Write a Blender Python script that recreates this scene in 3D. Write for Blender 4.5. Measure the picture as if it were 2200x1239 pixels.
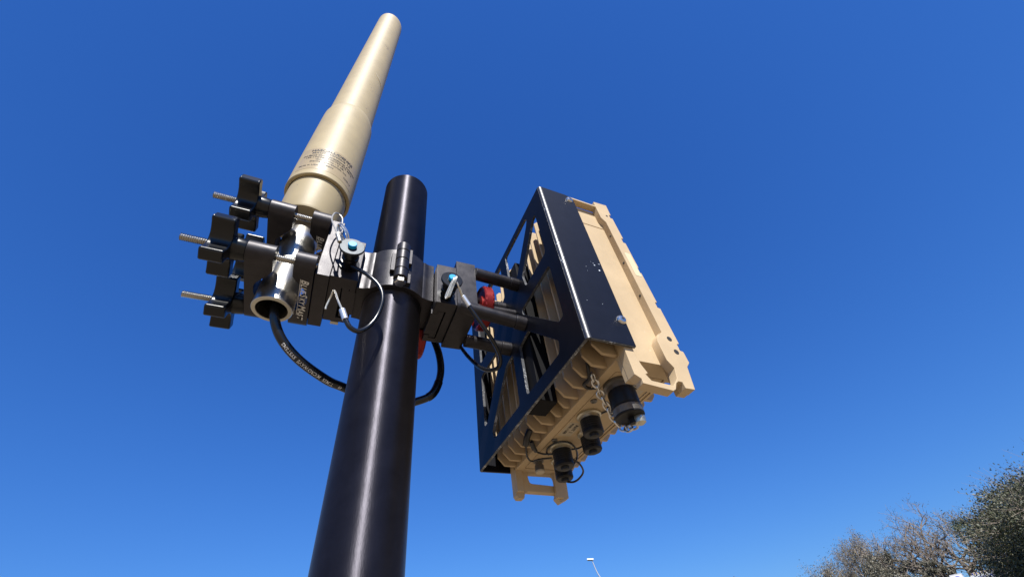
import bpy, bmesh, math, random
from mathutils import Vector, Matrix
random.seed(7)
PI = math.pi
S = bpy.context.scene
for o in list(bpy.data.objects): bpy.data.objects.remove(o)
C = S.collection

# ---------------------------------------------------------------- camera
cam = bpy.data.cameras.new('camera'); co = bpy.data.objects.new('camera', cam); C.objects.link(co)
cam.sensor_width = 36; cam.lens = 859.875/2200*36; cam.clip_start = .01; cam.clip_end = 3000
r_ = Vector((.92165216, -.36950328, -.11842561)); fw = Vector((.33929916, .61941444, .70795609)).normalized()
up = r_.cross(fw).normalized()
rt = fw.cross(up).normalized()
m = Matrix((rt, up, -fw)).transposed().to_4x4(); m.translation = Vector((-.03107923, -.32853119, 1.5))
co.matrix_world = m; S.camera = co

# ---------------------------------------------------------------- world, sun, exposure
SUN_AZ, SUN_EL = -12.0, 47.0            # azimuth from -Y towards +X, elevation
sv = Vector((math.sin(math.radians(SUN_AZ))*math.cos(math.radians(SUN_EL)), -math.cos(math.radians(SUN_AZ))*math.cos(math.radians(SUN_EL)), math.sin(math.radians(SUN_EL))))
W = bpy.data.worlds.new("World"); S.world = W; W.use_nodes = True
nt = W.node_tree; nt.nodes.clear()
sky = nt.nodes.new('ShaderNodeTexSky'); sky.sky_type = 'NISHITA'; sky.sun_disc = False
sky.sun_elevation = math.radians(SUN_EL); sky.sun_rotation = math.radians(180-SUN_AZ)
sky.altitude = 300; sky.air_density = 1.15; sky.dust_density = .15; sky.ozone_density = 3.0
hs = nt.nodes.new('ShaderNodeHueSaturation'); hs.inputs['Saturation'].default_value = 1.12; hs.inputs['Hue'].default_value = .5
tint = nt.nodes.new('ShaderNodeMix'); tint.data_type = 'RGBA'; tint.blend_type = 'MULTIPLY'; tint.inputs[0].default_value = 1
tint.inputs[7].default_value = (.62, .88, 1.12, 1)
bg = nt.nodes.new('ShaderNodeBackground'); bg.inputs[1].default_value = .069
wo = nt.nodes.new('ShaderNodeOutputWorld')
nt.links.new(sky.outputs[0], hs.inputs['Color']); nt.links.new(hs.outputs[0], tint.inputs[6])
sp = nt.nodes.new('ShaderNodeSeparateColor'); cb = nt.nodes.new('ShaderNodeCombineColor'); nt.links.new(tint.outputs[2], sp.inputs[0])
for i_, (g_, k_) in enumerate(((.88, .645), (.76, 1.085), (.62, 2.32))):
    pw = nt.nodes.new('ShaderNodeMath'); pw.operation = 'POWER'; pw.inputs[1].default_value = g_; ml = nt.nodes.new('ShaderNodeMath'); ml.operation = 'MULTIPLY'; ml.inputs[1].default_value = k_
    nt.links.new(sp.outputs[i_], pw.inputs[0]); nt.links.new(pw.outputs[0], ml.inputs[0]); nt.links.new(ml.outputs[0], cb.inputs[i_])
nt.links.new(cb.outputs[0], bg.inputs[0]); nt.links.new(bg.outputs[0], wo.inputs[0])
sl = bpy.data.lights.new('sun', 'SUN'); sl.energy = 5.0; sl.angle = math.radians(.53); sl.color = (1, .965, .90)
so = bpy.data.objects.new('sun', sl); C.objects.link(so); so.rotation_euler = (-sv).to_track_quat('-Z', 'Y').to_euler()
S.view_settings.view_transform = 'Standard'; S.view_settings.look = 'None'; S.view_settings.exposure = .60
S.view_settings.gamma = 1; S.view_settings.use_curve_mapping = False
S.render.engine = 'CYCLES'

# ---------------------------------------------------------------- materials
def mat(name, col, rough=.5, metal=0, spec=.5, var=0, vscale=60, bump=0, bscale=400, bstretch=None, chips=None, coat=0, aniso=0, rvar=0):
    M = bpy.data.materials.new(name); M.use_nodes = True; n = M.node_tree.nodes; l = M.node_tree.links
    b = n['Principled BSDF']; b.inputs['Base Color'].default_value = (*col, 1); b.inputs['Roughness'].default_value = rough
    b.inputs['Metallic'].default_value = metal; b.inputs['Specular IOR Level'].default_value = spec
    b.inputs['Coat Weight'].default_value = coat; b.inputs['Coat Roughness'].default_value = .2
    if aniso: b.inputs['Anisotropic'].default_value = aniso
    tc = n.new('ShaderNodeTexCoord'); src = tc.outputs['Object']
    cur = None
    if var:
        nz = n.new('ShaderNodeTexNoise'); nz.inputs['Scale'].default_value = vscale; nz.inputs['Detail'].default_value = 8; nz.inputs['Roughness'].default_value = .65
        l.new(src, nz.inputs['Vector'])
        mx = n.new('ShaderNodeMix'); mx.data_type = 'RGBA'
        rp = n.new('ShaderNodeMapRange'); rp.inputs[1].default_value = .3; rp.inputs[2].default_value = .7; l.new(nz.outputs['Fac'], rp.inputs[0])
        l.new(rp.outputs[0], mx.inputs[0]); mx.inputs[6].default_value = (*[c*(1-var) for c in col], 1); mx.inputs[7].default_value = (*[min(1, c*(1+var)) for c in col], 1)
        cur = mx.outputs[2]; l.new(cur, b.inputs['Base Color'])
        if rvar:
            rr = n.new('ShaderNodeMapRange'); rr.inputs[1].default_value = .3; rr.inputs[2].default_value = .7; rr.inputs[3].default_value = rough-rvar; rr.inputs[4].default_value = rough+rvar
            l.new(nz.outputs['Fac'], rr.inputs[0]); l.new(rr.outputs[0], b.inputs['Roughness'])
    if chips:
        thr, csc, ccol = chips
        v = n.new('ShaderNodeTexNoise'); v.inputs['Scale'].default_value = csc; v.inputs['Detail'].default_value = 3; l.new(src, v.inputs['Vector'])
        v2 = n.new('ShaderNodeTexNoise'); v2.inputs['Scale'].default_value = csc*.13; v2.inputs['Detail'].default_value = 1; l.new(src, v2.inputs['Vector'])
        ad = n.new('ShaderNodeMath'); ad.operation = 'ADD'; l.new(v.outputs['Fac'], ad.inputs[0]); l.new(v2.outputs['Fac'], ad.inputs[1])
        g = n.new('ShaderNodeMapRange'); g.inputs[1].default_value = thr; g.inputs[2].default_value = thr+.015; l.new(ad.outputs[0], g.inputs[0])
        mx2 = n.new('ShaderNodeMix'); mx2.data_type = 'RGBA'; l.new(g.outputs[0], mx2.inputs[0])
        if cur: l.new(cur, mx2.inputs[6])
        else: mx2.inputs[6].default_value = (*col, 1)
        mx2.inputs[7].default_value = (*ccol, 1); l.new(mx2.outputs[2], b.inputs['Base Color'])
    if bump:
        mp = n.new('ShaderNodeMapping'); mp.inputs['Scale'].default_value = bstretch or (1, 1, 1); l.new(src, mp.inputs['Vector'])
        bn = n.new('ShaderNodeTexNoise'); bn.inputs['Scale'].default_value = bscale; bn.inputs['Detail'].default_value = 4; l.new(mp.outputs[0], bn.inputs['Vector'])
        bp = n.new('ShaderNodeBump'); bp.inputs['Strength'].default_value = bump; bp.inputs['Distance'].default_value = .0003; l.new(bn.outputs['Fac'], bp.inputs['Height'])
        l.new(bp.outputs[0], b.inputs['Normal'])
    return M
ANO = mat('black_anodised', (.026, .024, .028), .42, .5, .5, .3, 90, .25, 900, (1, 1, 1), rvar=.06)
MAST = mat('mast_anodised', (.054, .052, .063), .49, .96, .5, .16, 60, .14, 900, (1, 1, .3))
_b = MAST.node_tree.nodes['Principled BSDF']; _b.inputs['Anisotropic'].default_value = .95; _b.inputs['Anisotropic Rotation'].default_value = .25
_t = MAST.node_tree.nodes.new('ShaderNodeTangent'); _t.direction_type = 'RADIAL'; _t.axis = 'Z'; MAST.node_tree.links.new(_t.outputs[0], _b.inputs['Tangent'])
POWN = mat('black_powder_coat_clean', (.0026, .0030, .0058), .46, 0, .15, .35, 70, .15, 700, None)
POWD = mat('black_powder_coat', (.003, .0034, .0065), .44, 0, .28, .35, 70, .15, 700, None, chips=(1.30, 190, (.55, .60, .66)))
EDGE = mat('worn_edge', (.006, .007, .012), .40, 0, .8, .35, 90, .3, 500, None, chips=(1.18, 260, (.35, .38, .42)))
CAP = mat('black_cap', (.005, .005, .006), .45, 0, .3, .3, 80, .2, 500)
PLAS = mat('black_plastic', (.004, .005, .007), .26, 0, .38, .3, 50, .12, 500)
RUB = mat('black_rubber', (.008, .008, .009), .42, 0, .5, .3, 200, .1, 900)
FLAT = mat('matt_black_block', (.004, .004, .005), .7, 0, .15, .3, 60, .3, 300)
SHE = mat('cable_jacket', (.007, .008, .011), .25, 0, .5, .2, 100, .1, 600)
TAN = mat('tan_powder_coat', (.475, .360, .220), .6, 0, .22, .10, 22, .35, 1100, chips=(1.37, 160, (.55, .42, .27)))
ANT = mat('antenna_tan_paint', (.385, .312, .178), .52, 0, .38, .05, 35, .15, 500, chips=(1.31, 240, (.25, .20, .13)), rvar=.04)
STEEL = mat('stainless', (.62, .60, .56), .28, 1, .5, .12, 80, .12, 500)
TUBE = mat('turned_steel', (.60, .575, .52), .30, 1, .5, .08, 50, .3, 350, (1, 1, 6))
RAW = mat('cut_steel_edge', (.50, .48, .40), .5, .35)
BLUE = mat('blue_anodised', (.005, .33, .68), .45, 0, .3)
RED = mat('red_anodised', (.24, .012, .011), .38, .5, .5, .2, 120)
WIRE = mat('steel_wire', (.62, .58, .48), .35, .75, .5, .2, 900)
FERR = mat('aluminium_ferrule', (.70, .72, .74), .36, .8)
WHT = mat('white_print', (.72, .72, .70), .6)
INK = mat('dark_print', (.02, .018, .016), .6)
CLR = mat('label_film', (.375, .295, .168), .34, 0, .5)
LBLW = mat('pale_label', (.44, .37, .26), .5)
STK = mat('cream_sticker', (.62, .55, .34), .35)
GREY = mat('connector_grey', (.16, .15, .14), .35, .7)
NICK = mat('nickel', (.55, .52, .42), .3, .9, .5, .2, 200)

# ---------------------------------------------------------------- mesh helpers
def finish(bm, angle=32):
    bmesh.ops.recalc_face_normals(bm, faces=bm.faces)
    me = bpy.data.meshes.new('m'); bm.to_mesh(me); bm.free()
    for p in me.polygons: p.use_smooth = True
    me.set_sharp_from_angle(angle=math.radians(angle))
    return me
def obj(name, bm, mt, parent=None, bevel=0, seg=2, xf=None, angle=32):
    me = finish(bm, angle) if isinstance(bm, bmesh.types.BMesh) else bm
    me.name = name
    if not me.materials: me.materials.append(mt)
    o = bpy.data.objects.new(name, me); C.objects.link(o)
    if parent: o.parent = parent
    if xf is not None: o.matrix_basis = xf
    if bevel:
        b = o.modifiers.new('bevel', 'BEVEL'); b.width = bevel; b.segments = seg; b.limit_method = 'ANGLE'; b.angle_limit = math.radians(40); b.harden_normals = True
    return o
def thing(name, label, cat, loc=(0, 0, 0), mtx=None, group=None):
    o = bpy.data.objects.new(name, None); C.objects.link(o); o.empty_display_size = .01
    if mtx is not None: o.matrix_world = mtx
    else: o.location = loc
    o['label'] = label; o['category'] = cat
    if group: o['group'] = group
    return o
def tag(o, label=None, cat=None, group=None, kind=None):
    for k, v in (('label', label), ('category', cat), ('group', group), ('kind', kind)):
        if v: o[k] = v
    return o
def box(bm, x0, x1, y0, y1, z0, z1):
    v = [bm.verts.new((x, y, z)) for x in (x0, x1) for y in (y0, y1) for z in (z0, z1)]
    for f in ((0, 1, 3, 2), (4, 6, 7, 5), (0, 4, 5, 1), (2, 3, 7, 6), (0, 2, 6, 4), (1, 5, 7, 3)): bm.faces.new([v[i] for i in f])
def B(*a):
    bm = bmesh.new(); box(bm, *a); return bm
def lathe(prof, seg=64, mtx=None, bm=None, closed=False):
    """prof: list of (r, z) revolved about Z"""
    bm = bm or bmesh.new(); rings = []
    for r, z in prof:
        if r < 1e-7: rings.append([bm.verts.new((0, 0, z))])
        else: rings.append([bm.verts.new((r*math.cos(2*PI*i/seg), r*math.sin(2*PI*i/seg), z)) for i in range(seg)])
    pairs = list(zip(rings, rings[1:])) + ([(rings[-1], rings[0])] if closed else [])
    for a, b in pairs:
        for i in range(seg):
            j = (i+1) % seg
            if len(a) == 1 and len(b) == 1: continue
            if len(a) == 1: bm.faces.new((a[0], b[i], b[j]))
            elif len(b) == 1: bm.faces.new((a[i], a[j], b[0]))
            else: bm.faces.new((a[i], a[j], b[j], b[i]))
    if mtx is not None:
        vs = [v for rg in rings for v in rg]; bmesh.ops.transform(bm, matrix=mtx, verts=vs)
    return bm
def AX(axis, loc=(0, 0, 0)):
    """matrix turning Z to the given axis"""
    q = Vector(axis).to_track_quat('Z', 'Y').to_matrix().to_4x4(); q.translation = Vector(loc); return q
def cyl(r, a, b, axis='x', c=(0, 0), seg=48, ch=.0004, bm=None):
    p = [(0, a), (r-ch, a), (r, a+ch), (r, b-ch), (r-ch, b), (0, b)]
    if axis == 'x': M = AX((1, 0, 0), (0, c[0], c[1]))
    elif axis == 'y': M = AX((0, 1, 0), (c[0], 0, c[1]))
    else: M = AX((0, 0, 1), (c[0], c[1], 0))
    return lathe(p, seg, M, bm)
def catmull(pts, n=10):
    P = [Vector(p) for p in pts]; P = [2*P[0]-P[1]] + P + [2*P[-1]-P[-2]]; out = []
    for i in range(1, len(P)-2):
        for k in range(n):
            t = k/n; a, b, c, d = P[i-1:i+3]
            out.append(.5*((2*b)+(c-a)*t+(2*a-5*b+4*c-d)*t*t+(3*b-a-3*c+d)*t**3))
    out.append(P[-2]); return out
def frames(path):
    T = [(path[min(i+1, len(path)-1)]-path[max(i-1, 0)]).normalized() for i in range(len(path))]
    n = T[0].orthogonal().normalized(); N = []
    for t in T:
        n = (n - t*n.dot(t)).normalized(); N.append(n)
    return T, N
def tube(path, r, seg=10, bm=None, closed=False, smooth=8, rf=None):
    bm = bm or bmesh.new()
    if smooth: path = catmull(path, smooth)
    else: path = [Vector(p) for p in path]
    if closed and (path[0]-path[-1]).length < 1e-6: path = path[:-1]
    T, N = frames(path); rings = []
    for i, p in enumerate(path):
        b = T[i].cross(N[i]); rr = rf(i/(len(path)-1)) if rf else r
        rings.append([bm.verts.new(p+rr*(N[i]*math.cos(2*PI*k/seg)+b*math.sin(2*PI*k/seg))) for k in range(seg)])
    pr = list(zip(rings, rings[1:])) + ([(rings[-1], rings[0])] if closed else [])
    for a, b in pr:
        for k in range(seg): bm.faces.new((a[k], a[(k+1) % seg], b[(k+1) % seg], b[k]))
    if not closed: bm.faces.new(rings[0][::-1]); bm.faces.new(rings[-1])
    return bm
def fillet(poly, rad, n=5):
    out = []; N = len(poly)
    for i in range(N):
        p = Vector(poly[i]).to_2d() if len(poly[i]) > 2 else Vector(poly[i]); a = Vector(poly[i-1]); b = Vector(poly[(i+1) % N])
        da = (a-p); db = (b-p); la, lb = da.length, db.length; da.normalize(); db.normalize()
        ang = da.angle(db); 
        if ang > 3.0: out.append(tuple(p)); continue
        t = min(rad/math.tan(ang/2), la*.45, lb*.45); 
        for k in range(n+1):
            s = k/n; out.append(tuple((p+da*t)*(1-s)**2+p*2*s*(1-s)+(p+db*t)*s*s))
    return out
def plate(outer, holes, t0, t1, axes='xy'):
    """extruded polygon with holes. axes: which coords the 2-D polygon lies in"""
    bm = bmesh.new(); other = ({'x', 'y', 'z'}-set(axes)).pop(); idx = {'x': 0, 'y': 1, 'z': 2}
    def V(p, t):
        v = [0, 0, 0]; v[idx[axes[0]]] = p[0]; v[idx[axes[1]]] = p[1]; v[idx[other]] = t; return v
    edges = []; loops = []
    for lp in [outer]+holes:
        vs = [bm.verts.new(V(p, t0)) for p in lp]; loops.append(vs)
        for i in range(len(vs)): edges.append(bm.edges.new((vs[i], vs[(i+1) % len(vs)])))
    bmesh.ops.triangle_fill(bm, use_beauty=True, use_dissolve=False, edges=edges)
    fs = list(bm.faces); r = bmesh.ops.extrude_face_region(bm, geom=fs)
    vs = [e for e in r['geom'] if isinstance(e, bmesh.types.BMVert)]
    d = [0, 0, 0]; d[idx[other]] = t1-t0
    bmesh.ops.translate(bm, verts=vs, vec=d)
    return bm
def text_mesh(body, size, fn, mt, name, parent, sub=True, spacing=1.0, bold=0, align='CENTER'):
    """flat lettering; fn maps (x, y) in text space to a 3-D point"""
    cu = bpy.data.curves.new('t', 'FONT'); cu.body = body; cu.size = size; cu.align_x = align; cu.space_character = spacing; cu.offset = bold; cu.resolution_u = 3
    to = bpy.data.objects.new('t', cu); C.objects.link(to); dg = bpy.context.evaluated_depsgraph_get()
    me = bpy.data.meshes.new_from_object(to.evaluated_get(dg)); bpy.data.objects.remove(to)
    for v in me.vertices: v.co = fn(v.co.x, v.co.y)
    me.materials.clear(); me.materials.append(mt); me.name = name
    o = bpy.data.objects.new(name, me); C.objects.link(o); o.parent = parent; return o
def copy_tree(o, mtx=None):
    c = o.copy(); C.objects.link(c)
    if mtx is not None: c.matrix_world = mtx
    for ch in list(o.children):
        k = ch.copy(); C.objects.link(k); k.parent = c
        for g in ch.children:
            q = g.copy(); C.objects.link(q); q.parent = k
    return c
mm = .001

# ================================================================ SETTING
def ground():
    bm = bmesh.new(); n = 24; R = 1500
    vs = {}
    for i in range(n+1):
        for j in range(n+1):
            x = (i/n*2-1); y = (j/n*2-1); vs[i, j] = bm.verts.new((R*x*abs(x), R*y*abs(y), 0))
    for i in range(n):
        for j in range(n): bm.faces.new((vs[i, j], vs[i+1, j], vs[i+1, j+1], vs[i, j+1]))
    M = mat('pale_concrete', (.245, .188, .118), .85, 0, .3, .14, .35, .5, 30)
    return tag(obj('ground', bm, M), 'pale sunlit concrete ground under the mast', None, None, 'structure')
ground()
def lawn():
    M = mat('dry_grass', (.10, .11, .045), .95, 0, .2, .35, 1.2, .6, 20)
    bm = bmesh.new(); pts = []
    for k in range(60):
        a = math.radians(20+80*k/59); pts.append((math.sin(a)*34, math.cos(a)*34))
    outer = [bm.verts.new((x, y, .004)) for x, y in pts]; far = [bm.verts.new((x*6, y*6, .004)) for x, y in pts]
    for k in range(59): bm.faces.new((outer[k], outer[k+1], far[k+1], far[k]))
    return tag(obj('grass_field', bm, M), 'dry grass field under the distant trees', None, None, 'structure')
lawn()

# ---------------------------------------------------------------- trees
BARK = mat('grey_bark', (.20, .165, .135), .9, 0, .2, .3, 6)
BARKD = mat('dark_bark', (.105, .085, .075), .9, 0, .2, .3, 6)
def leafmat(name, a, b, c):
    M = bpy.data.materials.new(name); M.use_nodes = True; n = M.node_tree.nodes; l = M.node_tree.links; bs = n['Principled BSDF']
    bs.inputs['Roughness'].default_value = .55; g = n.new('ShaderNodeNewGeometry'); rp = n.new('ShaderNodeValToRGB')
    rp.color_ramp.elements[0].color = (*a, 1); rp.color_ramp.elements[1].color = (*b, 1); e = rp.color_ramp.elements.new(.85); e.color = (*c, 1)
    l.new(g.outputs['Random Per Island'], rp.inputs[0]); l.new(rp.outputs[0], bs.inputs['Base Color']); return M
LEAF_OAK = leafmat('evergreen_leaf', (.022, .032, .011), (.075, .088, .032), (.135, .13, .075))
LEAF_DRY = leafmat('sparse_dry_leaf', (.10, .085, .055), (.22, .17, .125), (.17, .15, .075))
LEAF_MIX = leafmat('dusty_leaf', (.055, .055, .032), (.15, .135, .085), (.19, .17, .12))
LEAF_PALM = leafmat('palm_leaf', (.02, .045, .012), (.07, .12, .03), (.12, .15, .05))
def az_el(az, dist, z=0):
    a = math.radians(az); return Vector((-.031+dist*math.sin(a), -.3285+dist*math.cos(a), z))
class Geo:
    def __init__(s): s.v = []; s.f = []
    def seg(s, a, b, ra, rb, n=5):
        t = (b-a)
        if t.length < 1e-6: return
        t.normalize(); x = t.orthogonal().normalized(); y = t.cross(x); k = len(s.v)
        for p, r in ((a, ra), (b, rb)):
            for i in range(n):
                an = 2*PI*i/n; s.v.append(tuple(p+r*(x*math.cos(an)+y*math.sin(an))))
        for i in range(n): s.f.append((k+i, k+(i+1) % n, k+n+(i+1) % n, k+n+i))
    def leaf(s, p, size, d=None):
        d = d or Vector((random.gauss(0, 1), random.gauss(0, 1), random.gauss(0, 1))).normalized()
        x = d.orthogonal().normalized(); x.rotate(Matrix.Rotation(random.uniform(0, 6.28), 3, d)); y = d.cross(x); k = len(s.v)
        l = size*random.uniform(.6, 1.3); w = l*.42
        for q in (p-x*l, p-y*w, p+x*l, p+y*w): s.v.append(tuple(q))
        s.f.append((k, k+1, k+2, k+3))
    def make(s, name, mt, parent):
        me = bpy.data.meshes.new(name); me.from_pydata(s.v, [], s.f); me.materials.append(mt)
        o = bpy.data.objects.new(name, me); C.objects.link(o); o.parent = parent; return o
def tree(name, label, loc, H, R, mt_bark, mt_leaf, leaves, lsize, depth=6, spread=.55, stems=1, trunk_h=.25, group=None, limb=.09, flat=1.0, seed=1, clump=.5, lean=(0, 0), tips_only=True):
    random.seed(seed)
    t = thing(name, label, 'tree', loc, None, group); wood = Geo(); twig = Geo(); tips = []
    def grow(p, d, L, r, lv):
        n = 3; q = p
        for i in range(n):
            d = (d+Vector((random.gauss(0, .16), random.gauss(0, .16), random.gauss(.02, .10)))).normalized()
            e = q+d*(L/n); rr = r*(1-.3*(i+1)/n)
            (wood if lv < 3 else twig).seg(q, e, r*(1-.3*i/n), rr, 7 if lv < 2 else (5 if lv < 3 else 3)); q = e
            if lv >= depth-2: tips.append(q.copy())
        if lv >= depth: return
        for k in range(random.choice((2, 3)) if lv else 4):
            ax = Vector((random.gauss(0, 1), random.gauss(0, 1), random.gauss(0, .5))).normalized()
            nd = (d*(1-spread)+ax*spread*1.15+Vector((0, 0, .12))).normalized()
            nd.z *= flat; nd.normalize()
            grow(q, nd, L*random.uniform(.62, .88), r*.70*random.uniform(.7, 1), lv+1)
    for s in range(stems):
        a = 2*PI*s/max(stems, 1)+.7; d = Vector((lean[0]+(.35*math.cos(a) if stems > 1 else 0), lean[1]+(.35*math.sin(a) if stems > 1 else 0), 1)).normalized()
        grow(Vector((0, 0, -.1)), d, H*trunk_h, H*limb*.33, 0)
    zs = [p.z for p in tips]; hx = sorted(math.hypot(p.x, p.y) for p in tips)[int(len(tips)*.96)]; sz = H/sorted(zs)[int(len(zs)*.99)]; sx = R/hx
    cr = Geo()
    for i in range(leaves):
        p = random.choice(tips); p = Vector((p.x*sx, p.y*sx, p.z*sz))+Vector((random.gauss(0, clump), random.gauss(0, clump), random.gauss(0, clump*.7)))
        if p.z > .5: cr.leaf(p, lsize)
    for g in (wood, twig): g.v = [(x*sx, y*sx, z*sz) for x, y, z in g.v]
    wood.make('trunk', mt_bark, t); o = twig.make('twigs', BARK, t); o['kind'] = 'stuff'
    if leaves: cr.make('crown', mt_leaf, t)
    return t
def dense_tree(name, label, loc, H, R, leaves, lsize, seed, clumps=150, mt=None, mtb=None, group='trees beyond the lot', low=.06, twigs=420, reach=.92):
    """broad crown: leaf clumps over an uneven ellipsoid, limbs reaching into it"""
    random.seed(seed); t = thing(name, label, 'tree', loc, None, group); wood = Geo(); tw = Geo(); cr = Geo()
    cz = H*(.5+low/2); rz = H*(.5-low/2); cl = []
    lob = [(random.uniform(0, 6.28), random.uniform(-.3, 1), random.uniform(.80, 1.06)) for _ in range(16)]
    def rad_(d):
        v = .84
        for a, e, w in lob:
            q = Vector((math.cos(a)*math.cos(e), math.sin(a)*math.cos(e), math.sin(e))); c = d.dot(q)
            if c > .80: v = max(v, w*(.84+(c-.80)*.9))
        return v
    for i in range(clumps):
        d = Vector((random.gauss(0, 1), random.gauss(0, 1), random.gauss(0, 1))).normalized(); f = rad_(d)*(1-.42*random.random()**2)
        cl.append((Vector((d.x*R*f, d.y*R*f, cz+d.z*rz*f)), R*random.uniform(.07, .15), d))
    for p, r, d in cl:
        a = Vector((random.gauss(0, .25), random.gauss(0, .25), H*.12)); mid = a.lerp(p, .5)+Vector((random.gauss(0, .4), random.gauss(0, .4), random.uniform(.2, .9)))
        b0 = random.uniform(.04, .09)
        wood.seg(a, mid, b0*1.6, b0, 5); wood.seg(mid, p, b0, .025, 5)
        for k in range(twigs//clumps+2):
            e = p+d*r*random.uniform(.3, 1.5)+Vector((random.gauss(0, r*.7), random.gauss(0, r*.7), random.gauss(0, r*.5))); tw.seg(p+(p-e)*.2, e, .018, .006, 3)
    for k in range(3): wood.seg(Vector((0, 0, 0)), Vector((random.gauss(0, .8), random.gauss(0, .8), H*.25)), .35, .2, 8)
    n = leaves//clumps
    for p, r, d in cl:
        for k in range(n):
            q = Vector((random.gauss(0, 1), random.gauss(0, 1), random.gauss(0, .75)))*r*.72
            cr.leaf(p+q, lsize)
    wood.make('trunk', mtb or BARK, t); o = tw.make('twigs', mtb or BARK, t); o['kind'] = 'stuff'; cr.make('crown', mt or LEAF_OAK, t)
    return t
# leafless tree in the middle, its leafy neighbours, low trees to the left
tree('bare_tree', 'nearly leafless tall tree with forked dark limbs behind the parking sign', az_el(63.6, 72), 11.6, 6.6, BARKD, LEAF_DRY, 6000, .07, depth=7, spread=.52, stems=3, trunk_h=.20, group='trees beyond the lot', limb=.085, seed=14, clump=.25)
tree('sparse_tree', 'thin grey tree low at the far left end of the tree line', az_el(56.0, 74), 8.6, 4.6, BARK, LEAF_DRY, 9000, .085, depth=7, spread=.5, stems=3, trunk_h=.2, group='trees beyond the lot', limb=.07, seed=5, clump=.30)
tree('sparse_tree', 'twiggy half leafy tree left of the leafless tall tree', az_el(58.6, 78), 11.0, 4.0, BARK, LEAF_DRY, 7000, .09, depth=7, spread=.42, stems=3, trunk_h=.2, group='trees beyond the lot', limb=.07, seed=23, clump=.28)
dense_tree('bushy_tree', 'low dusty olive tree left of the leafless tall tree', az_el(60.2, 68), 8.0, 4.0, 26000, .10, 31, clumps=90, mt=LEAF_MIX)
dense_tree('bushy_tree', 'small rounded olive tree directly behind the parking sign', az_el(63.7, 64), 6.4, 1.8, 15000, .085, 41, clumps=60, mt=LEAF_MIX)
dense_tree('evergreen_oak', 'large dense dark evergreen oak at the right edge', az_el(75.7, 52), 8.9, 9.0, 170000, .085, 8, clumps=360, twigs=2600, low=.0)
dense_tree('evergreen_oak', 'second paler oak with silvery twigs rising behind the large one', az_el(77.0, 62), 11.0, 8.6, 90000, .08, 18, clumps=260, mt=LEAF_MIX, twigs=4000)
dense_tree('evergreen_shrub', 'low dark thicket filling in under the large oak beside the kiosk', az_el(71.3, 48.5), 5.2, 2.7, 26000, .10, 77, clumps=110, twigs=500, low=.0)
def palm():
    t = thing('palm_tree', 'short cabbage palm with spiky green fronds at the oak edge', 'tree', az_el(67.7, 56), None, 'trees beyond the lot')
    random.seed(3); w = Geo(); top = Vector((0, 0, 6.7)); w.seg(Vector((0, 0, 0)), top, .17, .14, 10); w.make('trunk', BARK, t)
    for i in range(26):
        g = Geo(); a = 2.4*i; el = random.uniform(-.5, 1.2); d = Vector((math.cos(a)*math.cos(el), math.sin(a)*math.cos(el), math.sin(el)))
        hub = top+d*.7; g.seg(top, hub, .02, .012, 3); side = d.cross(Vector((0, 0, 1))).normalized(); upv = side.cross(d)
        for k in range(17):
            an = (k-8)/8*1.9; q = d*math.cos(an)+side*math.sin(an)
            tip = hub+q*.75+Vector((0, 0, -.18)); n = q.cross(upv).normalized()*.022; kk = len(g.v)
            mid = hub+q*.45
            for p in (hub, mid+n, tip, mid-n): g.v.append(tuple(p))
            g.f.append((kk, kk+1, kk+2, kk+3))
        g.make('frond', LEAF_PALM, t)
palm()
# ---------------------------------------------------------------- lamp posts, sign, kiosk
def lamp_post():
    GAL = mat('galvanised', (.42, .44, .46), .45, .6); LW = mat('lamp_white', (.8, .8, .8), .5); LD = mat('lamp_lens', (.05, .05, .06), .3)
    base = az_el(33.35, 42); t = thing('street_lamp', 'distant slim street lamp with one flat head', 'street lamp', base)
    top = Vector((0, 0, 6.75)); d = -Vector((math.cos(math.radians(33)), -math.sin(math.radians(33)), 0))
    tip = top+d*.50+Vector((0, 0, 2.15))
    obj('pole', tube([(0, 0, 0), (0, 0, 3.4), top], .09, 12, smooth=4, rf=lambda s: .10-.03*s), GAL, t)
    obj('arm', tube([top, top+Vector((0, 0, .5)), top*.4+tip*.6, tip], .04, 8, smooth=5, rf=lambda s: .06-.025*s), GAL, t)
    h = bmesh.new(); box(h, -.42, .16, -.14, .14, 0, .11)
    mh = Matrix.Translation(tip)@Matrix.Rotation(math.atan2(-d.y, -d.x), 4, 'Z')@Matrix.Rotation(math.radians(8), 4, 'Y')
    obj('head', h, LW, t, .03, xf=mh)
    obj('lens', B(-.38, .02, -.11, .11, -.035, -.002), LD, t, .008, xf=mh)
lamp_post()
def far_post():
    base = az_el(47.2, 50); M = mat('dark_post', (.03, .035, .05), .5)
    t = thing('thin_pole', 'tip of a thin dark pole just above the bottom edge', 'pole', base)
    obj('pole', tube([(0, 0, 0), (0, 0, 3), (0, 0, 6.6)], .07, 8, smooth=2), M, t)
    obj('cap', lathe([(0, 6.6), (.10, 6.6), (.11, 6.66), (.06, 6.78), (0, 6.8)], 12), M, t)
far_post()
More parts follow.
